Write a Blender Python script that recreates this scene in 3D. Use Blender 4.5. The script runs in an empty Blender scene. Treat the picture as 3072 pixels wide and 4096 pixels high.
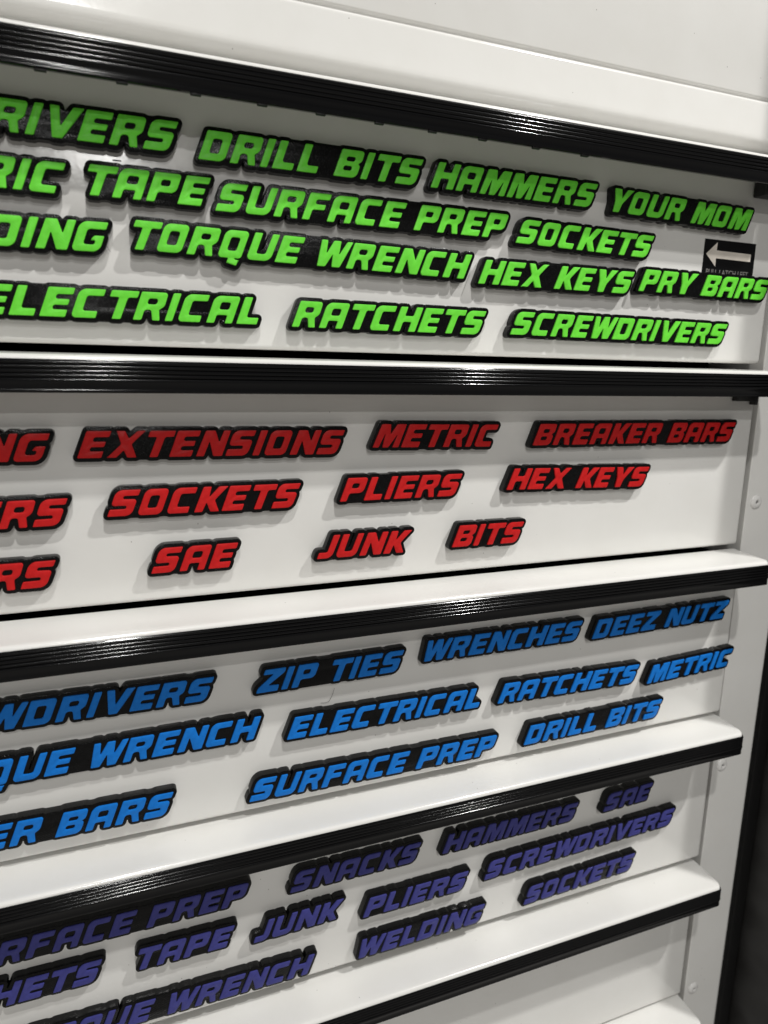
import bpy, bmesh, math, random
import numpy as np
from mathutils import Vector, Matrix
from mathutils.geometry import tessellate_polygon

random.seed(4)
SC = bpy.context.scene
COL = SC.collection
ZC = 1.0                      # height of the lens above the floor; every z below is relative to it

# ------------------------------------------------------------------ camera
cam_d = bpy.data.cameras.new('camera')
cam = bpy.data.objects.new('camera', cam_d)
COL.objects.link(cam)
cam_d.sensor_fit = 'VERTICAL'
cam_d.sensor_height = 24.0
cam_d.lens = 24.0 * 2747.471 / 4096.0
cam_d.clip_start = 0.01
cam_d.clip_end = 100.0
yaw, pitch, roll = math.radians(21.46571568), math.radians(-11.56236996), math.radians(1.08126767)
fw = Vector((math.sin(yaw) * math.cos(pitch), math.cos(yaw) * math.cos(pitch), math.sin(pitch)))
r0 = Vector((math.cos(yaw), -math.sin(yaw), 0.0))
u0 = r0.cross(fw)
rt = r0 * math.cos(roll) + u0 * math.sin(roll)
up = -r0 * math.sin(roll) + u0 * math.cos(roll)
cam.matrix_world = Matrix(((rt.x, up.x, -fw.x, 0.0), (rt.y, up.y, -fw.y, -0.40),
                           (rt.z, up.z, -fw.z, ZC), (0, 0, 0, 1)))
cam_d.dof.use_dof = True
cam_d.dof.focus_distance = 0.425
cam_d.dof.aperture_fstop = 5.4
SC.camera = cam

# ------------------------------------------------------------------ world, lamps, exposure
wd = bpy.data.worlds.new('World')
SC.world = wd
wd.use_nodes = True
bg = wd.node_tree.nodes['Background']
# the room: bounce from floor and walls is stronger than what comes down between the lamps
_tc = wd.node_tree.nodes.new('ShaderNodeTexCoord')
_sx = wd.node_tree.nodes.new('ShaderNodeSeparateXYZ')
_rp = wd.node_tree.nodes.new('ShaderNodeValToRGB')
_mr = wd.node_tree.nodes.new('ShaderNodeMapRange')
_mr.inputs['From Min'].default_value = -1.0
wd.node_tree.links.new(_tc.outputs['Generated'], _sx.inputs[0])
wd.node_tree.links.new(_sx.outputs['Z'], _mr.inputs['Value'])
wd.node_tree.links.new(_mr.outputs[0], _rp.inputs[0])
_e = _rp.color_ramp.elements
_e[0].position, _e[0].color = 0.22, (1.0, 0.955, 0.89, 1)
_e[1].position, _e[1].color = 0.72, (0.17, 0.168, 0.165, 1)
wd.node_tree.links.new(_rp.outputs[0], bg.inputs['Color'])
bg.inputs['Strength'].default_value = 0.36


def lamp(name, loc, power, sx, sy, color=(1, 0.988, 0.962), aim=None, shape='RECTANGLE'):
    d = bpy.data.lights.new(name, 'AREA')
    d.shape = shape
    d.size = sx
    d.size_y = sy
    d.energy = power
    d.color = color
    o = bpy.data.objects.new(name, d)
    COL.objects.link(o)
    o.location = (loc[0], loc[1], loc[2] + ZC)
    if aim:
        v = Vector(aim) - Vector(loc)
        o.rotation_euler = v.to_track_quat('-Z', 'Y').to_euler()
    return o


# garage ceiling lamps: one far to the right, three overhead in front of the chest
lamp('ceiling_lamp', (1.09, -0.71, 1.26), 25.5, 0.05, 0.05)
lamp('ceiling_lamp', (0.05, -1.00, 1.49), 16.5, 0.07, 0.05)
lamp('ceiling_lamp', (0.06, -2.50, 1.50), 20, 0.16, 0.09)
lamp('ceiling_lamp', (-0.02, -4.05, 1.50), 50, 0.24, 0.10)

SC.view_settings.view_transform = 'Standard'
SC.view_settings.look = 'None'
SC.view_settings.exposure = 0.0
SC.view_settings.gamma = 1.0
SC.view_settings.use_curve_mapping = False
SC.render.engine = 'CYCLES'


# ------------------------------------------------------------------ materials
def mat(name):
    m = bpy.data.materials.new(name)
    m.use_nodes = True
    nt = m.node_tree
    b = nt.nodes['Principled BSDF']
    return m, nt, b


def N(nt, t, **kw):
    n = nt.nodes.new(t)
    for k, v in kw.items():
        if k.startswith('i_'):
            n.inputs[k[2:].replace('_', ' ')].default_value = v
        else:
            setattr(n, k, v)
    return n


def ramp(nt, fac, stops):
    r = nt.nodes.new('ShaderNodeValToRGB')
    e = r.color_ramp.elements
    while len(e) < len(stops):
        e.new(0.5)
    for el, (p, c) in zip(e, stops):
        el.position = p
        el.color = c if len(c) == 4 else (*c, 1)
    nt.links.new(fac, r.inputs[0])
    return r


def mapping(nt, scale=(1, 1, 1), rot=(0, 0, 0)):
    tc = nt.nodes.new('ShaderNodeTexCoord')
    mp = nt.nodes.new('ShaderNodeMapping')
    mp.inputs['Scale'].default_value = scale
    mp.inputs['Rotation'].default_value = rot
    nt.links.new(tc.outputs['Object'], mp.inputs['Vector'])
    return mp


def bump(nt, b, height, strength, dist, prev=None):
    bp = nt.nodes.new('ShaderNodeBump')
    bp.inputs['Strength'].default_value = strength
    bp.inputs['Distance'].default_value = dist
    nt.links.new(height, bp.inputs['Height'])
    if prev:
        nt.links.new(prev.outputs[0], bp.inputs['Normal'])
    nt.links.new(bp.outputs[0], b.inputs['Normal'])
    return bp


def white_paint():
    m, nt, b = mat('white_powder_coat')
    mp = mapping(nt)
    b.inputs['Roughness'].default_value = 0.16
    b.inputs['IOR'].default_value = 1.5
    # clean white enamel with a few dust specks and faint smears
    big = N(nt, 'ShaderNodeTexNoise', i_Scale=22.0, i_Detail=5.0, i_Roughness=0.6)
    nt.links.new(mp.outputs[0], big.inputs['Vector'])
    base = ramp(nt, big.outputs[0], [(0.3, (0.745, 0.735, 0.705)), (0.7, (0.775, 0.768, 0.742))])
    vo = N(nt, 'ShaderNodeTexVoronoi', i_Scale=190.0)
    vo.feature = 'F1'
    nt.links.new(mp.outputs[0], vo.inputs['Vector'])
    dots = ramp(nt, vo.outputs['Distance'], [(0.0, (1, 1, 1)), (0.055, (1, 1, 1)), (0.085, (0, 0, 0))])
    sel = N(nt, 'ShaderNodeSeparateColor')
    nt.links.new(vo.outputs['Color'], sel.inputs[0])
    pick = N(nt, 'ShaderNodeMath', operation='GREATER_THAN')
    pick.inputs[1].default_value = 0.94
    nt.links.new(sel.outputs[0], pick.inputs[0])
    mul = N(nt, 'ShaderNodeMath', operation='MULTIPLY')
    nt.links.new(dots.outputs[0], mul.inputs[0])
    nt.links.new(pick.outputs[0], mul.inputs[1])
    mul2 = N(nt, 'ShaderNodeMath', operation='MULTIPLY')
    mul2.inputs[1].default_value = 0.6
    nt.links.new(mul.outputs[0], mul2.inputs[0])
    mix = N(nt, 'ShaderNodeMixRGB')
    nt.links.new(mul2.outputs[0], mix.inputs[0])
    nt.links.new(base.outputs[0], mix.inputs[1])
    mix.inputs[2].default_value = (0.16, 0.14, 0.12, 1)
    nt.links.new(mix.outputs[0], b.inputs['Base Color'])
    sm = N(nt, 'ShaderNodeTexNoise', i_Scale=9.0, i_Detail=6.0, i_Roughness=0.65)
    nt.links.new(mp.outputs[0], sm.inputs['Vector'])
    rr = ramp(nt, sm.outputs[0], [(0.35, (0.13, 0.13, 0.13)), (0.75, (0.26, 0.26, 0.26))])
    nt.links.new(rr.outputs[0], b.inputs['Roughness'])
    peel = N(nt, 'ShaderNodeTexNoise', i_Scale=260.0, i_Detail=2.0)
    nt.links.new(mp.outputs[0], peel.inputs['Vector'])
    bump(nt, b, peel.outputs[0], 0.06, 0.0006)
    return m


def black_trim():
    m, nt, b = mat('black_extruded_trim')
    b.inputs['Base Color'].default_value = (0.0035, 0.0035, 0.0038, 1)
    b.inputs['Specular IOR Level'].default_value = 0.25
    mp = mapping(nt, scale=(6, 900, 900))
    n = N(nt, 'ShaderNodeTexNoise', i_Scale=1.0, i_Detail=3.0)
    nt.links.new(mp.outputs[0], n.inputs['Vector'])
    r = ramp(nt, n.outputs[0], [(0.3, (0.07, 0.07, 0.07)), (0.75, (0.17, 0.17, 0.17))])
    nt.links.new(r.outputs[0], b.inputs['Roughness'])
    return m


def printed_plastic(name, col_lo, col_hi, rough, line_pitch, line_str, spark, spec=0.4):
    """3D-printed plastic: diagonal infill lines on the front, stacked layers on the sides."""
    m, nt, b = mat(name)
    b.inputs['Specular IOR Level'].default_value = spec
    mp = mapping(nt)
    # infill lines
    w = N(nt, 'ShaderNodeTexWave', i_Scale=1.0, i_Distortion=1.2, i_Detail=2.0)
    w.wave_type = 'BANDS'
    w.bands_direction = 'X'
    mp2 = mapping(nt, scale=(1 / line_pitch / 20 * 6.2832 / 2, 0.001, 1 / line_pitch / 20 * 6.2832 / 2),
                  rot=(0, math.radians(45), 0))
    nt.links.new(mp2.outputs[0], w.inputs['Vector'])
    # side streaks (constant along the thickness)
    mp3 = mapping(nt, scale=(700, 25, 700))
    st = N(nt, 'ShaderNodeTexNoise', i_Scale=1.0, i_Detail=3.0, i_Roughness=0.6)
    nt.links.new(mp3.outputs[0], st.inputs['Vector'])
    n = N(nt, 'ShaderNodeTexNoise', i_Scale=420.0, i_Detail=3.0)
    nt.links.new(mp.outputs[0], n.inputs['Vector'])
    c = ramp(nt, n.outputs[0], [(0.3, col_lo), (0.7, col_hi)])
    nt.links.new(c.outputs[0], b.inputs['Base Color'])
    sp = N(nt, 'ShaderNodeTexNoise', i_Scale=1500.0, i_Detail=2.0)
    nt.links.new(mp.outputs[0], sp.inputs['Vector'])
    rr = ramp(nt, sp.outputs[0], [(0.35, (rough - spark,) * 3), (0.65, (rough + 0.12,) * 3)])
    nt.links.new(rr.outputs[0], b.inputs['Roughness'])
    b1 = bump(nt, b, w.outputs[0], line_str, 0.00022)
    b2 = bump(nt, b, st.outputs[0], 0.12, 0.0005, b1)
    bump(nt, b, sp.outputs[0], 0.08, 0.0003, b2)
    return m


def plain(name, col, rough, spec=0.5):
    m, nt, b = mat(name)
    mp = mapping(nt)
    n = N(nt, 'ShaderNodeTexNoise', i_Scale=60.0, i_Detail=4.0)
    nt.links.new(mp.outputs[0], n.inputs['Vector'])
    lo = tuple(v * 0.85 for v in col)
    hi = tuple(min(1, v * 1.1) for v in col)
    c = ramp(nt, n.outputs[0], [(0.3, lo), (0.7, hi)])
    nt.links.new(c.outputs[0], b.inputs['Base Color'])
    b.inputs['Roughness'].default_value = rough
    b.inputs['Specular IOR Level'].default_value = spec
    return m


def ribbed_dark():
    m, nt, b = mat('dark_panel')
    mp = mapping(nt, scale=(1, 1, 1))
    w = N(nt, 'ShaderNodeTexWave', i_Scale=5.5, i_Distortion=1.3, i_Detail=2.0)
    w.bands_direction = 'Z'
    nt.links.new(mp.outputs[0], w.inputs['Vector'])
    n = N(nt, 'ShaderNodeTexNoise', i_Scale=40.0, i_Detail=6.0)
    nt.links.new(mp.outputs[0], n.inputs['Vector'])
    c = ramp(nt, n.outputs[0], [(0.3, (0.011, 0.0105, 0.010)), (0.7, (0.018, 0.017, 0.0165))])
    nt.links.new(c.outputs[0], b.inputs['Base Color'])
    b.inputs['Roughness'].default_value = 0.42
    bump(nt, b, w.outputs[0], 0.7, 0.005)
    return m


M = {
    'white': white_paint(),
    'trim': black_trim(),
    'plate': printed_plastic('black_printed_plastic', (0.0022, 0.0022, 0.0024), (0.0045, 0.0045, 0.0048), 0.19, 0.00052, 0.25, 0.07, 0.18),
    'plate_side': printed_plastic('black_plastic_layer_wall', (0.0022, 0.0022, 0.0024), (0.0045, 0.0045, 0.0048), 0.16, 0.00052, 0.0, 0.06, 0.30),
    'green': printed_plastic('green_printed_plastic', (0.135, 0.67, 0.042), (0.160, 0.73, 0.055), 0.42, 0.0006, 0.11, 0.12, 0.2),
    'red': printed_plastic('red_printed_plastic', (0.49, 0.010, 0.011), (0.56, 0.014, 0.014), 0.42, 0.0006, 0.11, 0.12, 0.2),
    'blue': printed_plastic('blue_printed_plastic', (0.005, 0.155, 0.56), (0.008, 0.182, 0.63), 0.42, 0.0006, 0.11, 0.12, 0.2),
    'purple': printed_plastic('purple_printed_plastic', (0.043, 0.045, 0.20), (0.052, 0.054, 0.235), 0.42, 0.0006, 0.11, 0.12, 0.2),
    'dark': plain('dark_steel', (0.010, 0.010, 0.010), 0.6, 0.2),
    'gap_shade': plain('painted_gap_shade', (0.0015, 0.0015, 0.0015), 0.9, 0.0),  # near-black colour stands in for the shade inside the drawer gaps
    'latch': plain('black_latch_plastic', (0.008, 0.008, 0.008), 0.45),
    'rivet': plain('white_rivet', (0.74, 0.73, 0.71), 0.2),
    'rivet_core': plain('grey_rivet_core', (0.20, 0.20, 0.195), 0.35),
    'edge': plain('black_edge_strip', (0.004, 0.004, 0.004), 0.5, 0.3),
    'panel': ribbed_dark(),
    'sticker': plain('black_vinyl', (0.004, 0.004, 0.0045), 0.3, 0.2),
    'arrow': plain('cream_print', (0.78, 0.72, 0.64), 0.4),
    'print': plain('grey_print', (0.22, 0.21, 0.20), 0.4),
    'hair': plain('dark_hair', (0.05, 0.04, 0.035), 0.5),
}


# ------------------------------------------------------------------ mesh helpers
def link(name, verts, faces, material, parent=None, smooth=True, angle=35):
    me = bpy.data.meshes.new(name)
    me.from_pydata([tuple(v) for v in verts], [], faces)
    me.validate()
    bm = bmesh.new()
    bm.from_mesh(me)
    bmesh.ops.recalc_face_normals(bm, faces=bm.faces)
    bm.to_mesh(me)
    bm.free()
    return link_mesh(name, me, material, parent, smooth, angle)


def finish(me, smooth=True, angle=35):
    if smooth:
        for pgn in me.polygons:
            pgn.use_smooth = True
        me.set_sharp_from_angle(angle=math.radians(angle))


def link_mesh(name, me, material, parent=None, smooth=True, angle=35):
    finish(me, smooth, angle)
    me.materials.append(material)
    o = bpy.data.objects.new(name, me)
    COL.objects.link(o)
    if parent:
        o.parent = parent
    return o


def empty(name, loc, label, cat, group=None, roty=0.0):
    o = bpy.data.objects.new(name, None)
    COL.objects.link(o)
    o.empty_display_size = 0.01
    o.location = loc
    o.rotation_euler = (0, roty, 0)
    o['label'] = label
    o['category'] = cat
    if group:
        o['group'] = group
    return o


def rbox(x0, x1, y0, y1, z0, z1, r=0.0, seg=3):
    bm = bmesh.new()
    bmesh.ops.create_cube(bm, size=1.0)
    for v in bm.verts:
        v.co = Vector((x0 + (v.co.x + .5) * (x1 - x0), y0 + (v.co.y + .5) * (y1 - y0), z0 + (v.co.z + .5) * (z1 - z0)))
    if r > 0:
        bmesh.ops.bevel(bm, geom=list(bm.edges), offset=r, segments=seg, affect='EDGES', profile=0.5)
    return bm


def bm_obj(name, bm, material, parent=None, smooth=True, angle=35):
    me = bpy.data.meshes.new(name)
    bmesh.ops.recalc_face_normals(bm, faces=bm.faces)
    bm.to_mesh(me)
    bm.free()
    return link_mesh(name, me, material, parent, smooth, angle)


def sweep_x(prof, x0, x1, rend, ycut):
    """Closed (y, z) profile swept along x; the right end is rounded in plan with radius rend."""
    secs = [(x0, 0.0), (x1 - rend, 0.0)]
    for k in range(1, 9):
        a = k / 8 * math.pi / 2
        secs.append((x1 - rend + rend * math.sin(a), rend * (1 - math.cos(a))))
    verts, faces = [], []
    n = len(prof)
    for x, d in secs:
        for (y, z) in prof:
            verts.append((x, y + (d if y < ycut else 0.0), z))
    for i in range(len(secs) - 1):
        for j in range(n):
            k = (j + 1) % n
            faces.append((i * n + j, i * n + k, (i + 1) * n + k, (i + 1) * n + j))
    faces.append(tuple(range(n)))
    faces.append(tuple((len(secs) - 1) * n + j for j in reversed(range(n))))
    return verts, faces


# ------------------------------------------------------------------ the tool chest
XL, XR = -0.45, 0.4665          # drawer face
XLIP = 0.4644                   # right end of the pull lips
chest = empty('tool_chest', (0, 0, ZC), 'white steel tool chest with black-trimmed drawers covered in word labels', 'tool chest')


def lip_profile():
    top = [(0.0060, 0.0040), (0.0, 0.0039), (-0.014, 0.0033), (-0.0245, 0.0027)]
    arc = []
    for k in range(0, 9):
        a = math.radians(84 - k * 84 / 8 * 1.12)
        arc.append((-0.0272 - 0.0026 * math.cos(a), 0.0001 + 0.0026 * math.sin(a)))
    low = [(-0.0298, -0.0122), (-0.0286, -0.0128), (-0.0275, -0.0122), (-0.0272, -0.0020), (-0.0235, 0.0011), (0.0060, 0.0026)]
    return top + arc + low


def trim_profile():
    p = [(-0.0297, 0.0001), (-0.0301, 0.0003)]
    z = -0.0001
    for k in range(4):
        for j in range(9):
            t = j / 8
            p.append((-0.0303 - 0.00062 * math.sin(math.pi * t) ** 0.7, z - 0.0021 * t * 0.93))
        z -= 0.0021
        p.append((-0.0302, z + 0.00004))
    p += [(-0.0309, z - 0.0003), (-0.0312, z - 0.0009), (-0.0308, z - 0.0022), (-0.0305, z - 0.0036), (-0.0305, z - 0.0049),
          (-0.0306, z - 0.0056), (-0.0307, z - 0.0060), (-0.0307, z - 0.0066), (-0.0305, z - 0.0071), (-0.0290, z - 0.0071),
          (-0.0262, z - 0.0066), (-0.0255, z - 0.0056), (-0.0266, z - 0.0050), (-0.0285, z - 0.0050), (-0.0299, z - 0.0045)]
    return p


def face_mesh(bm, zb, zt, y=0.0):
    b2 = rbox(XL, XR, y, y + 0.012, zb, zt, 0.0028, 4)
    me = bpy.data.meshes.new('tmp')
    b2.to_mesh(me)
    b2.free()
    bm.from_mesh(me)
    bpy.data.meshes.remove(me)


def add_vf(bm, verts, faces):
    vs = [bm.verts.new(v) for v in verts]
    for f in faces:
        bm.faces.new([vs[i] for i in f])


def drawer(zt, zb, yo=0.0):
    """zt: top edge of the black trim; zb: bottom edge of the face; yo: how far it stands out."""
    bm = bmesh.new()
    face_mesh(bm, zb, zt + 0.002)
    v, f = sweep_x([(y, z + zt) for (y, z) in lip_profile()], XL, XLIP, 0.0045, -0.012)
    add_vf(bm, v, f)
    d = bm_obj('drawer', bm, M['white'], chest, angle=40)
    d.location = (0, yo, 0)
    v, f = sweep_x([(y, z + zt) for (y, z) in trim_profile()], XL, XLIP + 0.0006, 0.0045, 0.0)
    t = link('edge_trim', v, f, M['trim'], d, angle=50)
    return d, t


DR = [(0.1441, 0.0110, 0.0), (0.0026, -0.1324, 0.0), (-0.1402, -0.2781, -0.0042), (-0.2856, -0.4204, -0.0015),
      (-0.4302, -0.5680, 0.0), (-0.5740, -0.7070, 0.0)]
drawers = [drawer(*a) for a in DR]

# the taller drawer above: a recessed front panel over a plain lower band with a rolled bottom edge
prof = [(0.0030, 0.36), (0.0030, 0.1958), (0.0033, 0.1951), (0.0044, 0.1947), (0.0047, 0.1941), (0.0047, 0.1930), (0.0043, 0.1924)]
for k in range(0, 8):                                   # rounded shoulder, bright from above
    a = math.radians(70 * (1 - k / 7))
    prof.append((0.0026 - 0.0026 * math.cos(a), 0.1894 + 0.0026 * math.sin(a)))
prof += [(0.0, 0.1696)]
for k in range(1, 11):                                  # rolled bottom edge
    a = math.radians(k * 9)
    prof.append((0.0095 * (1 - math.cos(a)), 0.1686 - 0.0075 * math.sin(a)))
prof += [(0.020, 0.1610), (0.020, 0.36)]
v, f = sweep_x(prof, XL, XR, 0.002, 0.0045)
d_up = link('drawer', v, f, M['white'], chest, angle=50)

# carcass: right-hand column, recess beside the drawers, near-black board painting the shade behind the gaps
cp = [(0.4712, 0.060), (0.4712, 0.0008), (0.4717, 0.0003), (0.5120, 0.0002)]
for k in range(0, 9):
    a = math.radians(k * 11.25)
    cp.append((0.5138 + 0.0042 * math.sin(a), 0.0044 - 0.0042 * math.cos(a)))
cp += [(0.5182, 0.0056), (0.5216, 0.0062), (0.5216, 0.060)]
vs, fs = [], []
for zz in (-0.95, 0.45):
    for (x, y) in cp:
        vs.append((x, y, zz))
n = len(cp)
for j in range(n):
    k = (j + 1) % n
    fs.append((j, k, n + k, n + j))
fs += [tuple(range(n)), tuple(n + j for j in reversed(range(n)))]
column = link('corner_column', vs, fs, M['white'], chest, angle=40)

bm = rbox(XL, 0.4711, 0.055, 0.060, -0.95, 0.45)
bm_obj('cavity_shade_board', bm, M['gap_shade'], chest, smooth=False)
for (zt, zb, yo) in DR:                                  # drawer bodies closing the gaps behind the faces, coloured near-black as painted shade
    bm = rbox(XL, XR - 0.004, 0.013 + yo, 0.054, zb + 0.004, zt - 0.002)
    bm_obj('drawer_body', bm, M['gap_shade'], chest, smooth=False)
bm = rbox(XL, XR - 0.004, 0.0205, 0.054, 0.1615, 0.40)
bm_obj('drawer_body', bm, M['gap_shade'], chest, smooth=False)

bm = rbox(0.5220, 0.5350, 0.0004, 0.060, -0.95, 0.45, 0.0012, 2)
bm_obj('edge_strip', bm, M['edge'], chest)


def rivet(x, z):
    pr = [(0.0, 0.0004), (0.0014, 0.0004), (0.0016, 0.0014), (0.0022, 0.0017), (0.0034, 0.0016), (0.0044, 0.0012), (0.0051, 0.0008), (0.0056, 0.0005), (0.0058, 0.0)]
    vs, fs = [], []
    S = 28
    for (r, h) in pr:
        for k in range(S):
            a = 2 * math.pi * k / S
            vs.append((x + max(r, 1e-5) * math.cos(a), 0.0002 - h, z + max(r, 1e-5) * math.sin(a)))
    for i in range(len(pr) - 1):
        for k in range(S):
            j = (k + 1) % S
            fs.append((i * S + k, i * S + j, (i + 1) * S + j, (i + 1) * S + k))
    o = link('rivet', vs, fs, M['rivet'], column, angle=40)
    me = o.data
    me.materials.append(M['rivet_core'])
    for pgn in me.polygons:
        c = pgn.center
        if math.hypot(c.x - x, c.z - z) < 0.00135:
            pgn.material_index = 1
    return o


for z in (-0.0982, -0.3336, -0.5671, 0.1360):
    rivet(0.4812, z)

# black latch ends showing below two of the lips, and small clip feet under the topmost labelled trim
bm = rbox(0.4385, 0.4665, -0.0110, -0.0005, 0.1275, 0.1400, 0.0010, 2)
bm_obj('latch', bm, M['latch'], drawers[0][0])
bm = rbox(0.4415, 0.4605, -0.0065, -0.0005, -0.0172, -0.0060, 0.0006, 2)
b2 = rbox(0.4595, 0.4622, -0.0065, -0.0005, -0.0200, -0.0060, 0.0006, 2)
me = bpy.data.meshes.new('tmp')
b2.to_mesh(me)
b2.free()
bm.from_mesh(me)
bm_obj('latch', bm, M['latch'], drawers[1][0])
for x in (-0.022, 0.012, 0.045, 0.077, 0.107, 0.139, 0.170, 0.201, 0.236, 0.270):
    bm = rbox(x - 0.0026, x + 0.0026, -0.0300, -0.0280, 0.1275, 0.1290, 0.0004, 2)
    bm_obj('clip_foot', bm, M['latch'], drawers[0][1])

# sticker with arrow and printed words, on the topmost labelled drawer
SX0, SX1, SZ0, SZ1 = 0.3985, 0.4475, 0.0690, 0.0968
bm = rbox(SX0, SX1, -0.0003, -0.00003, SZ0, SZ1)
stk = bm_obj('sticker', bm, M['sticker'], drawers[0][0], smooth=False)
ar = [(0.4006, 0.0868), (0.4103, 0.0951), (0.4103, 0.0896), (0.4435, 0.0893), (0.4435, 0.0840), (0.4103, 0.0843), (0.4103, 0.0786)]
vs = [(x, -0.00034, z) for (x, z) in ar] + [(x, -0.00026, z) for (x, z) in ar]
n = len(ar)
fs = [(0, 1, 6), (2, 3, 4, 5), (1, 2, 5, 6)] + [(j, (j + 1) % n, n + (j + 1) % n, n + j) for j in range(n)]
link('arrow', vs, fs, M['arrow'], stk, smooth=False)


def text_obj(body, size, x, z, y, width, material, parent, name):
    c = bpy.data.curves.new(name, 'FONT')
    c.body = body
    c.size = size
    c.extrude = 0.00004
    c.resolution_u = 3
    tmp = bpy.data.objects.new(name, c)
    COL.objects.link(tmp)
    bpy.context.view_layer.update()
    me = bpy.data.meshes.new_from_object(tmp.evaluated_get(bpy.context.evaluated_depsgraph_get()))
    bpy.data.objects.remove(tmp)
    xs = [v.co.x for v in me.vertices]
    s = width / (max(xs) - min(xs))
    x_min = min(xs)
    for v in me.vertices:
        v.co = Vector((x + (v.co.x - x_min) * s, y - v.co.z, z + v.co.y))
    me.materials.clear()
    return link_mesh(name, me, material, parent, smooth=False)


text_obj('PULL LATCH LEFT', 0.0056, 0.4022, 0.0728, -0.00036, 0.0405, M['print'], stk, 'lettering')

# ------------------------------------------------------------------ dark cabinet beside the chest
side = empty('side_cabinet', (0.5365, 0, ZC), 'dark ribbed cabinet side standing right of the white tool chest', 'cabinet')
bm = rbox(0.0, 0.42, -0.1040, 0.45, -0.95, 0.45, 0.002, 2)
bm_obj('side_panel', bm, M['panel'], side)


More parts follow.
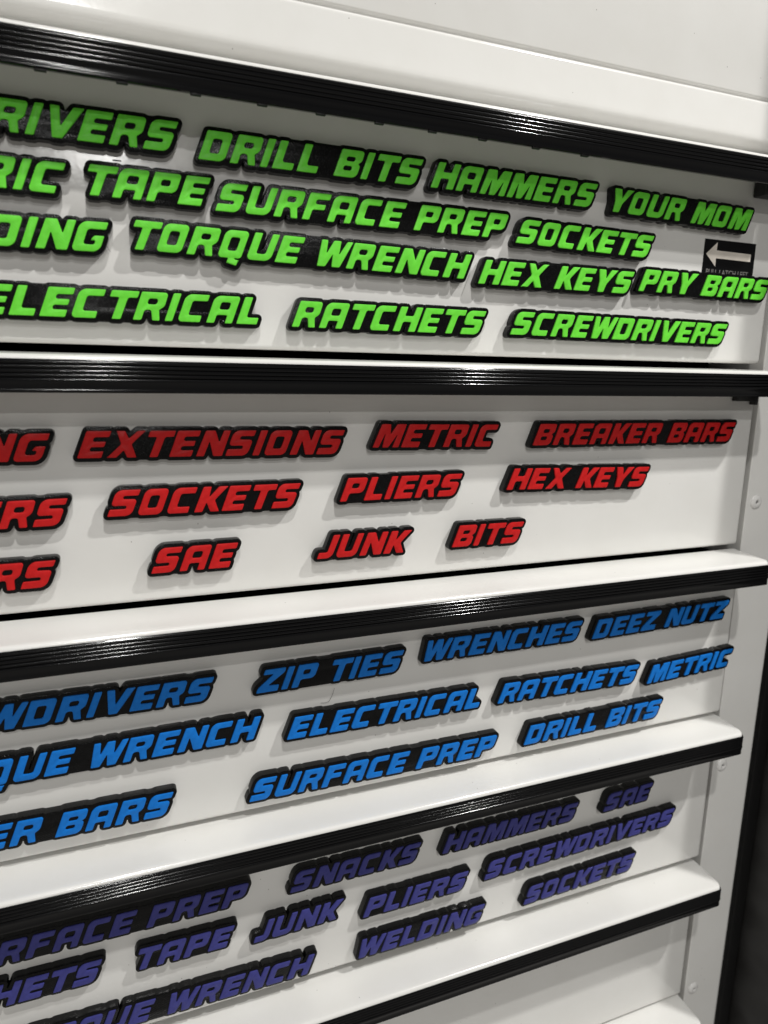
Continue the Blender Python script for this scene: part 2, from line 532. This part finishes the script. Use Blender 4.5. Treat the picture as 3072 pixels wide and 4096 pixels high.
# ------------------------------------------------------------------ letterforms: width, outlines (x, y[, corner radius]) with cap height 1
G={
'A':(.96,[[(0,0),(.31,0),(.31,.29,.06),(.67,.29,.04),(.67,0),(.96,0),(.96,1,.13),(0,1,.24)],[(.33,.51,.06),(.66,.51,.06),(.66,.75,.07),(.33,.75,.07)]]),
'B':(.94,[[(0,0),(.93,0,.2),(.93,.44,.1),(.835,.515,.01),(.95,.61,.12),(.93,1,.14),(0,1)],[(.32,.59,.06),(.63,.59,.06),(.63,.74,.06),(.32,.74,.06)],[(.31,.26,.06),(.61,.26,.06),(.61,.405,.06),(.31,.405,.06)]]),
'C':(.86,[[(0,0,.18),(.82,0),(.81,.26),(.33,.26,.07),(.33,.745,.07),(.86,.75),(.86,1),(0,1,.24)]]),
'D':(.93,[[(0,0),(.93,0,.22),(.93,1,.16),(0,1)],[(.32,.265,.06),(.62,.265,.06),(.62,.735,.07),(.32,.735,.06)]]),
'E':(.86,[[(0,0),(.83,0),(.83,.265),(.35,.265,.06),(.35,.395,.06),(.80,.395),(.80,.615),(.35,.615,.06),(.35,.75,.06),(.86,.755),(.86,1),(0,1)]]),
'F':(.85,[[(0,0),(.31,0),(.31,.375,.06),(.77,.385),(.77,.60),(.35,.60,.06),(.35,.745,.06),(.85,.755),(.85,1),(0,1)]]),
'G':(.92,[[(0,0,.18),(.92,0,.24),(.92,.55),(.56,.55,.1),(.515,.40,.02),(.53,.37,.02),(.66,.37,.04),(.66,.25,.07),(.33,.25,.08),(.33,.735,.1),(.91,.735),(.91,1),(0,1,.26)]]),
'H':(1.0,[[(0,0),(.33,0),(.33,.385,.06),(.67,.385,.05),(.67,0),(1,0),(1,1),(.69,1),(.68,.64,.05),(.33,.64,.04),(.33,1),(0,1)]]),
'I':(.30,[[(0,0),(.29,0),(.30,1),(0,1)]]),
'J':(.68,[[(0,0),(.65,0,.24),(.68,1),(.37,1),(.36,.27,.06),(0,.27)]]),
'K':(1.0,[[(0,0),(.33,0),(.37,.35,.02),(.62,0),(.98,0),(.66,.46,.05),(1.01,1),(.63,1),(.40,.61,.02),(.36,1),(.03,1)]]),
'L':(.79,[[(0,0),(.79,0),(.78,.265),(.33,.265,.07),(.32,1),(0,1)]]),
'M':(1.18,[[(0,0),(.29,0),(.355,.56,.01),(.44,0),(.72,0),(.91,.52,.01),(.88,0),(1.18,0),(1.18,1),(.74,1),(.60,.60,.02),(.46,1),(.04,1)]]),
'N':(1.0,[[(0,0),(.32,0),(.34,.54,.02),(.65,0),(1,0),(1,1),(.71,1),(.69,.575,.02),(.41,1),(.04,1)]]),
'O':(.88,[[(0,0,.18),(.88,0,.2),(.88,1,.18),(0,1,.22)],[(.29,.28,.07),(.60,.28,.07),(.60,.73,.07),(.29,.73,.07)]]),
'P':(.92,[[(0,0),(.31,0),(.32,.33,.07),(.92,.33,.2),(.92,1,.14),(0,1)],[(.33,.56,.06),(.61,.56,.06),(.61,.745,.06),(.33,.745,.06)]]),
'Q':(.88,[[(0,0,.18),(.40,0,.02),(.40,-.17,.03),(.80,-.26,.04),(.84,-.04,.03),(.70,-.03,.02),(.64,.005,.02),(.88,.0,.2),(.88,1,.18),(0,1,.22)],[(.29,.28,.07),(.60,.28,.07),(.60,.73,.07),(.29,.73,.07)]]),
'R':(.94,[[(0,0),(.31,0),(.31,.36,.08),(.51,.36,.06),(.66,0),(.94,0),(.80,.375,.03),(.95,.50,.12),(.93,1,.14),(0,1)],[(.33,.575,.07),(.63,.575,.07),(.63,.755,.07),(.33,.755,.07)]]),
'S':(.88,[[(0,0),(.86,0,.22),(.88,.64,.15),(.36,.655,.05),(.36,.755,.05),(.87,.755),(.88,1),(0,1,.24),(0,.39,.15),(.55,.39,.05),(.56,.285,.05),(0,.28)]]),
'T':(.94,[[(.29,0),(.61,0),(.63,.745,.06),(.94,.75),(.94,1),(0,1),(0,.75),(.31,.745,.03)]]),
'U':(.94,[[(0,0,.2),(.92,0,.24),(.95,1),(.66,1),(.64,.26,.08),(.32,.26,.06),(.31,1),(0,1)]]),
'V':(1.07,[[(.36,0),(.69,0),(1.07,1),(.71,1),(.51,.41,.02),(.31,1),(0,1)]]),
'W':(1.29,[[(.17,0),(.51,0),(.635,.44,.01),(.75,0),(1.09,0),(1.29,1),(1.03,1),(.89,.51,.02),(.80,1),(.49,1),(.38,.53,.02),(.27,1),(0,1)]]),
'X':(1.07,[[(0,0),(.36,0),(.52,.26,.03),(.72,0),(1.07,0),(.73,.5,.05),(1.07,1),(.76,1),(.55,.73,.03),(.34,1),(.02,1),(.34,.51,.05)]]),
'Y':(1.07,[[(.33,0),(.66,0),(.68,.36,.05),(1.07,1),(.69,1),(.56,.61,.03),(.38,1),(0,1),(.25,.46,.05)]]),
'Z':(.95,[[(0,0),(.92,0),(.90,.285),(.44,.30,.04),(.97,.80,.08),(.95,1),(.05,1),(.04,.765),(.47,.765,.04),(0,.22,.08)]]),
}
SHEAR, GAP, SPACE = 0.378, 0.11, 0.6
ADJ = {'A': 0.027, 'B': 0.018, 'C': 0.055, 'D': 0.053, 'E': 0.007, 'F': 0.017, 'G': 0.0, 'H': -0.005, 'I': 0.03, 'J': 0.005, 'K': -0.072, 'L': 0.022, 'M': -0.009, 'N': -0.013, 'O': 0.053, 'P': 0.018, 'Q': 0.056, 'R': 0.029, 'S': 0.05, 'T': -0.059, 'U': 0.018, 'V': -0.07, 'W': -0.071, 'X': 0.008, 'Y': -0.066, 'Z': -0.012}

# colour, words, x and z (mm) of the baseline start, tilt (degrees)
LABELS = [
    ('green', 'NUT DRIVERS', -118.1, 107.0, 0.16),
    ('green', 'DRILL BITS', 47.6, 105.7, 0.11),
    ('green', 'HAMMERS', 180.0, 106.1, -0.11),
    ('green', 'YOUR MOM', 306.7, 105.3, -0.96),
    ('green', 'METRIC', -103.1, 82.6, -0.52),
    ('green', 'TAPE', -9.8, 82.8, 0.02),
    ('green', 'SURFACE PREP', 55.5, 81.4, 0.08),
    ('green', 'SOCKETS', 239.4, 80.1, -0.86),
    ('green', 'WELDING', -101.8, 55.2, 0.59),
    ('green', 'TORQUE WRENCH', 10.0, 58.9, -0.78),
    ('green', 'HEX KEYS', 214.2, 54.2, 0.13),
    ('green', 'PRY BARS', 338.0, 56.9, -0.04),
    ('green', 'ELECTRICAL', -60.3, 23.7, 0.15),
    ('green', 'RATCHETS', 96.3, 23.7, -0.07),
    ('green', 'SCREWDRIVERS', 239.0, 24.6, -0.24),
    ('red', 'WELDING', -136.2, -48.3, -0.41),
    ('red', 'EXTENSIONS', -19.7, -48.0, -0.53),
    ('red', 'METRIC', 146.2, -46.0, -0.79),
    ('red', 'BREAKER BARS', 261.1, -47.1, -0.16),
    ('red', 'HAMMERS', -143.6, -84.5, 0.51),
    ('red', 'SOCKETS', -6.8, -80.3, -0.15),
    ('red', 'PLIERS', 125.4, -78.7, -0.03),
    ('red', 'HEX KEYS', 242.6, -76.6, -1.27),
    ('red', 'PRY BARS', -154.3, -117.2, 0.21),
    ('red', 'SAE', 14.3, -114.3, 0.11),
    ('red', 'JUNK', 110.9, -113.8, -0.24),
    ('red', 'BITS', 203.3, -113.4, -0.35),
    ('blue', 'SCREWDRIVERS', -136.5, -193.0, -0.33),
    ('blue', 'ZIP TIES', 71.2, -194.5, 0.47),
    ('blue', 'WRENCHES', 181.2, -189.7, -0.19),
    ('blue', 'DEEZ NUTZ', 320.2, -191.4, 0.73),
    ('blue', 'TORQUE WRENCH', -125.0, -225.8, 0.42),
    ('blue', 'ELECTRICAL', 89.9, -229.0, -0.42),
    ('blue', 'RATCHETS', 242.3, -230.0, -1.23),
    ('blue', 'METRIC', 376.5, -235.9, 2.22),
    ('blue', 'BREAKER BARS', -160.1, -263.9, -0.17),
    ('blue', 'SURFACE PREP', 65.5, -267.2, -0.54),
    ('blue', 'DRILL BITS', 266.5, -267.1, 0.45),
    ('purple', 'SURFACE PREP', -113.6, -340.8, -0.28),
    ('purple', 'SNACKS', 91.5, -343.0, -0.34),
    ('purple', 'HAMMERS', 204.6, -343.4, 0.15),
    ('purple', 'SAE', 347.8, -343.1, 1.36),
    ('purple', 'RATCHETS', -150.3, -368.6, -0.51),
    ('purple', 'TAPE', -9.2, -370.0, -0.77),
    ('purple', 'JUNK', 66.6, -374.0, 1.02),
    ('purple', 'PLIERS', 143.7, -378.5, 0.12),
    ('purple', 'SCREWDRIVERS', 240.9, -375.5, 1.12),
    ('purple', 'TORQUE WRENCH', -90.8, -407.6, -0.97),
    ('purple', 'WELDING', 138.3, -411.3, -0.00),
    ('purple', 'SOCKETS', 277.9, -408.3, 1.63),
]


# ------------------------------------------------------------------ label geometry
CAP = 0.0147                    # cap height
PLATE_T, LET_T = 0.0058, 0.0009 # plate and raised letter thickness
MARGIN = 0.0020                 # plate border round the letters


def fillet(poly, default=0.05, seg=4):
    out = []
    n = len(poly)
    for i in range(n):
        p = poly[i]
        r = p[2] if len(p) > 2 else default
        a, b, c = Vector(poly[i - 1][:2]), Vector(p[:2]), Vector(poly[(i + 1) % n][:2])
        u, w = a - b, c - b
        t = min(r, 0.46 * u.length, 0.46 * w.length)
        if t < 0.004:
            out.append(b)
            continue
        s, e = b + u.normalized() * t, b + w.normalized() * t
        m = seg if r < 0.1 else seg + 3
        k = 0.5523
        c1, c2 = s + (b - s) * k, e + (b - e) * k
        for j in range(m + 1):
            q = j / m
            out.append(s * (1 - q) ** 3 + c1 * 3 * q * (1 - q) ** 2 + c2 * 3 * q * q * (1 - q) + e * q ** 3)
    return out


def area(lp):
    return 0.5 * sum(lp[i - 1][0] * lp[i][1] - lp[i][0] * lp[i - 1][1] for i in range(len(lp)))


LOOPS = {}
for ch, (w, polys) in G.items():
    ls = []
    for i, pl in enumerate(polys):
        lp = [Vector(((v.x + SHEAR * v.y) * CAP, v.y * CAP)) for v in fillet(pl)]
        want = 1 if i == 0 else -1
        if area(lp) * want < 0:
            lp.reverse()
        ls.append(lp)
    LOOPS[ch] = ls


def inset(lp, d):
    n = len(lp)
    out = []
    for i in range(n):
        a, b, c = lp[i - 1], lp[i], lp[(i + 1) % n]
        e1, e2 = (b - a), (c - b)
        if e1.length < 1e-9 or e2.length < 1e-9:
            out.append(b.copy())
            continue
        e1.normalize()
        e2.normalize()
        n1, n2 = Vector((-e1.y, e1.x)), Vector((-e2.y, e2.x))      # towards the ink
        m = n1 + n2
        if m.length < 1e-6:
            out.append(b + n1 * d)
            continue
        m.normalize()
        out.append(b + m * (d / max(0.45, m.dot(n1))))
    return out


def solid(loops, y_back, y_front, bev, shrink=0.0):
    """Prism of (x, z) loops from y_back to y_front (front is the smaller y), rounded front edge."""
    verts, faces, top = [], [], []
    rows = [(shrink, y_back), (shrink, y_front + bev), (shrink + bev * 0.30, y_front + bev * 0.30), (shrink + bev, y_front)]
    for lp in loops:
        base = len(verts)
        n = len(lp)
        for (d, y) in rows:
            q = inset(lp, d) if d > 0 else lp
            verts += [(v.x, y, v.y) for v in q]
        for r in range(len(rows) - 1):
            for j in range(n):
                k = (j + 1) % n
                faces.append((base + r * n + j, base + r * n + k, base + (r + 1) * n + k, base + (r + 1) * n + j))
        top.append((base + (len(rows) - 1) * n, n))
    pls, idx = [], []
    for (s, n) in top:
        pls.append([Vector((verts[s + j][0] * 1000, verts[s + j][2] * 1000, 0)) for j in range(n)])
        idx += [s + j for j in range(n)]
    for tri in tessellate_polygon(pls):
        t = [idx[i] for i in tri]
        if len(set(t)) == 3:
            faces.append(tuple(t))
    return verts, faces


LETTER_MESH = {}


def letter(ch, colour, x, parent):
    key = (ch, colour)
    if key not in LETTER_MESH:
        v, f = solid(LOOPS[ch], -PLATE_T + 0.0003, -PLATE_T - LET_T, 0.00034, 0.00018)
        o = link('letter', v, f, M[colour], parent, angle=40)
        LETTER_MESH[key] = o.data
    else:
        o = bpy.data.objects.new('letter', LETTER_MESH[key])
        COL.objects.link(o)
        o.parent = parent
    o.location = (x, 0, 0)
    return o


def seg_dist(px, pz, lp):
    """Signed distance (negative inside) of the grid points to one closed loop."""
    P = np.array([(v.x, v.y) for v in lp])
    Q = np.roll(P, -1, axis=0)
    d2 = np.full(px.shape, 1e9)
    inside = np.zeros(px.shape, bool)
    for (ax, az), (bx, bz) in zip(P, Q):
        ex, ez = bx - ax, bz - az
        L = ex * ex + ez * ez
        if L < 1e-16:
            continue
        t = np.clip(((px - ax) * ex + (pz - az) * ez) / L, 0, 1)
        d2 = np.minimum(d2, (px - ax - t * ex) ** 2 + (pz - az - t * ez) ** 2)
        if az != bz:
            inside ^= ((az > pz) != (bz > pz)) & (px < ax + (pz - az) * ex / ez)
    d = np.sqrt(d2)
    return np.where(inside, -d, d)


STEP = 0.00030
GLYPH_SDF = {}


def glyph_sdf(ch):
    if ch not in GLYPH_SDF:
        lp = LOOPS[ch][0]
        pad = 0.0042
        x0, x1 = min(v.x for v in lp) - pad, max(v.x for v in lp) + pad
        z0, z1 = min(v.y for v in lp) - pad, max(v.y for v in lp) + pad
        i0, i1 = math.floor(x0 / STEP), math.ceil(x1 / STEP)
        j0, j1 = math.floor(z0 / STEP), math.ceil(z1 / STEP)
        X, Z = np.meshgrid(np.arange(i0, i1 + 1) * STEP, np.arange(j0, j1 + 1) * STEP, indexing='ij')
        GLYPH_SDF[ch] = (i0, j0, seg_dist(X, Z, lp))
    return GLYPH_SDF[ch]


def contour(F, x0, z0):
    """Zero contour of F (negative inside) by marching squares; the longest closed loop."""
    nx, nz = F.shape
    nxt = {}

    def pt(i, j, k, l):
        a, b = F[i, j], F[k, l]
        t = a / (a - b)
        return (x0 + (i + t * (k - i)) * STEP, z0 + (j + t * (l - j)) * STEP)
    S = F < 0
    mixed = np.argwhere((S[:-1, :-1] != S[1:, :-1]) | (S[:-1, :-1] != S[:-1, 1:]) | (S[:-1, :-1] != S[1:, 1:]))
    pos = {}
    for i, j in mixed:
        c = [(i, j), (i + 1, j), (i + 1, j + 1), (i, j + 1)]
        s = [bool(S[q]) for q in c]
        ins, outs = [], []
        for k in range(4):
            a, b = c[k], c[(k + 1) % 4]
            if s[k] != s[(k + 1) % 4]:
                key = (min(a, b), max(a, b))
                key = (tuple(map(int, key[0])), tuple(map(int, key[1])))
                if key not in pos:
                    pos[key] = pt(*a, *b)
                (outs if s[k] else ins).append((k, key))
        for (k, ka) in outs:                                # walk with the inside on the left
            if len(ins) == 1:
                nxt[ka] = ins[0][1]
            else:
                best = min(ins, key=lambda q: (k - q[0]) % 4)
                nxt[ka] = best[1]
    loops, seen = [], set()
    for k0 in list(nxt):
        if k0 in seen:
            continue
        lp, k = [], k0
        while k not in seen and k in nxt:
            seen.add(k)
            lp.append(pos[k])
            k = nxt[k]
        loops.append(lp)
    lp = max(loops, key=lambda q: abs(area(q)))
    lp = [Vector(q) for q in lp]
    # smooth lightly, drop points on straight runs
    for _ in range(2):
        lp = [(lp[i - 1] + lp[i] * 2 + lp[(i + 1) % len(lp)]) / 4 for i in range(len(lp))]
    out = [lp[0]]
    for i in range(1, len(lp)):
        a, b, c = out[-1], lp[i], lp[(i + 1) % len(lp)]
        if (b - a).length < 0.00026:
            continue
        u, w = (b - a), (c - b)
        if abs(u.x * w.y - u.y * w.x) / max(1e-12, u.length * w.length) < 0.02 and (b - a).length < 0.0022:
            continue
        out.append(b)
    if area(out) < 0:
        out.reverse()
    return out


def layout(text):
    x, out = 0.0, []
    for c in text:
        if c == ' ':
            x += SPACE - GAP + 0.013
            out.append((None, x))
            continue
        out.append((c, x))
        x += G[c][0] + GAP + ADJ[c]
    return out


def row_extent(ch, z, side):
    """Left-most (side 0) or right-most (side 1) ink of a glyph outline at height z."""
    lp = LOOPS[ch][0]
    xs = []
    for i in range(len(lp)):
        a, b = lp[i - 1], lp[i]
        if (a.y > z) != (b.y > z):
            xs.append(a.x + (z - a.y) * (b.x - a.x) / (b.y - a.y))
    return max(xs) if side else min(xs)


FILL = {}


def gap_fill(c1, c2, dx):
    """Signed distance to the area between two neighbouring letters, on a grid starting at c1."""
    key = (c1, c2, round(dx / STEP))
    if key not in FILL:
        rows = [0.045 + 0.91 * k / 12 for k in range(13)]
        left = [Vector((row_extent(c1, r * CAP, 1) - 0.0006, r * CAP)) for r in rows]
        right = [Vector((row_extent(c2, r * CAP, 0) + dx + 0.0006, r * CAP)) for r in rows]
        lp = left + right[::-1]
        pad = 0.0042
        i0 = math.floor((min(v.x for v in lp) - pad) / STEP)
        i1 = math.ceil((max(v.x for v in lp) + pad) / STEP)
        j0, j1 = math.floor(-pad / STEP), math.ceil((CAP + pad) / STEP)
        X, Z = np.meshgrid(np.arange(i0, i1 + 1) * STEP, np.arange(j0, j1 + 1) * STEP, indexing='ij')
        FILL[key] = (i0, j0, seg_dist(X, Z, lp))
    return FILL[key]


def plate_mesh(text):
    lay = [q for q in layout(text) if q[0]]
    x_end = (lay[-1][1] + 2.0) * CAP
    i0, j0 = -20, -32
    nx, nz = int(x_end / STEP) + 60, 32 + int(CAP / STEP) + 24
    F = np.full((nx, nz), 0.01)

    def put(gi, gj, D, x):
        # place a local distance field on the label grid at a fractional x offset
        fx = x / STEP
        fi = math.floor(fx)
        t = fx - fi
        Dp = D.copy()
        Dp[1:] = D[1:] * (1 - t) + D[:-1] * t
        a, b = gi + fi - i0, gj - j0
        sa, sb = max(0, a), max(0, b)
        ea, eb = min(nx, a + D.shape[0]), min(nz, b + D.shape[1])
        F[sa:ea, sb:eb] = np.minimum(F[sa:ea, sb:eb], Dp[sa - a:ea - a, sb - b:eb - b])

    for k, (c, x) in enumerate(lay):
        put(*glyph_sdf(c), x * CAP)
        if k + 1 < len(lay):
            put(*gap_fill(c, lay[k + 1][0], (lay[k + 1][1] - x) * CAP), x * CAP)
    lp = contour(F - MARGIN, i0 * STEP, j0 * STEP)
    return solid([lp], -0.0002, -PLATE_T, 0.00045)


WHERE = {'green': 'topmost labelled drawer', 'red': 'second labelled drawer', 'blue': 'third labelled drawer',
         'purple': 'lowest labelled drawer'}
CUT = {('green', 'NUT DRIVERS'): 'RIVERS', ('green', 'METRIC'): 'RIC', ('green', 'WELDING'): 'DING', ('red', 'WELDING'): 'NG',
       ('red', 'HAMMERS'): 'ERS', ('red', 'PRY BARS'): 'RS', ('blue', 'SCREWDRIVERS'): 'WDRIVERS',
       ('blue', 'TORQUE WRENCH'): 'QUE WRENCH', ('blue', 'BREAKER BARS'): 'ER BARS', ('purple', 'SURFACE PREP'): 'RFACE PREP',
       ('purple', 'RATCHETS'): 'HETS', ('purple', 'TORQUE WRENCH'): 'QUE WRENCH', ('green', 'ELECTRICAL'): 'ELECTRICAL'}
YFACE = {'green': 0.0, 'red': 0.0, 'blue': -0.0042, 'purple': -0.0015}

for (colour, text, x, z, rot) in LABELS:
    if (colour, text) in CUT and text != 'ELECTRICAL':
        lab = '%s raised letters %s on a black plate cut off by the left edge' % (colour, CUT[(colour, text)])
    else:
        lab = 'black plate with %s raised letters reading %s on the %s' % (colour, text, WHERE[colour])
    root = empty('word_label', (x / 1000, YFACE[colour], z / 1000 + ZC), lab, 'label',
                 '%s word labels' % colour, roty=-math.radians(rot))
    v, f = plate_mesh(text)
    pl = link('backing_plate', v, f, M['plate'], root, angle=38)
    pl.data.materials.append(M['plate_side'])
    for pgn in pl.data.polygons:
        if abs(pgn.normal.y) < 0.3:
            pgn.material_index = 1
    for (c, lx) in layout(text):
        if c:
            letter(c, colour, lx * CAP, root)


# ------------------------------------------------------------------ stray hairs and a plastic scrap
def strand(pts, rad, label, name='hair', cat='hair', material='hair'):
    c = bpy.data.curves.new(name, 'CURVE')
    c.dimensions = '3D'
    sp = c.splines.new('NURBS')
    sp.points.add(len(pts) - 1)
    for q, (x, y, z) in zip(sp.points, pts):
        q.co = (x, y, z + ZC, 1)
    sp.use_endpoint_u = True
    sp.order_u = 4
    c.bevel_depth = rad
    c.bevel_resolution = 1
    tmp = bpy.data.objects.new(name, c)
    COL.objects.link(tmp)
    bpy.context.view_layer.update()
    me = bpy.data.meshes.new_from_object(tmp.evaluated_get(bpy.context.evaluated_depsgraph_get()))
    bpy.data.objects.remove(tmp)
    me.materials.clear()
    o = link_mesh(name, me, M[material])
    o['label'] = label
    o['category'] = cat
    return o


strand([(0.1232, -0.0046, -0.2015), (0.1225, -0.0049, -0.2050), (0.1205, -0.0047, -0.2085), (0.1195, -0.0049, -0.2107), (0.1170, -0.0048, -0.2108), (0.1140, -0.0046, -0.2105)],
       0.00009, 'thin dark hair stuck below the blue ZIP TIES label')
strand([(-0.0010, -0.0006, 0.0700), (0.0000, -0.0008, 0.0640), (0.0012, -0.0007, 0.0600), (0.0032, -0.0006, 0.0575)],
       0.00008, 'thin hair on the white face between green DING and TORQUE WRENCH')
strand([(0.0065, -0.0050, 0.1006), (0.0085, -0.0048, 0.1008), (0.0105, -0.0049, 0.1007)],
       0.00035, 'tiny black plastic scrap on top of the green TAPE label', 'plastic_scrap', 'scrap', 'latch')
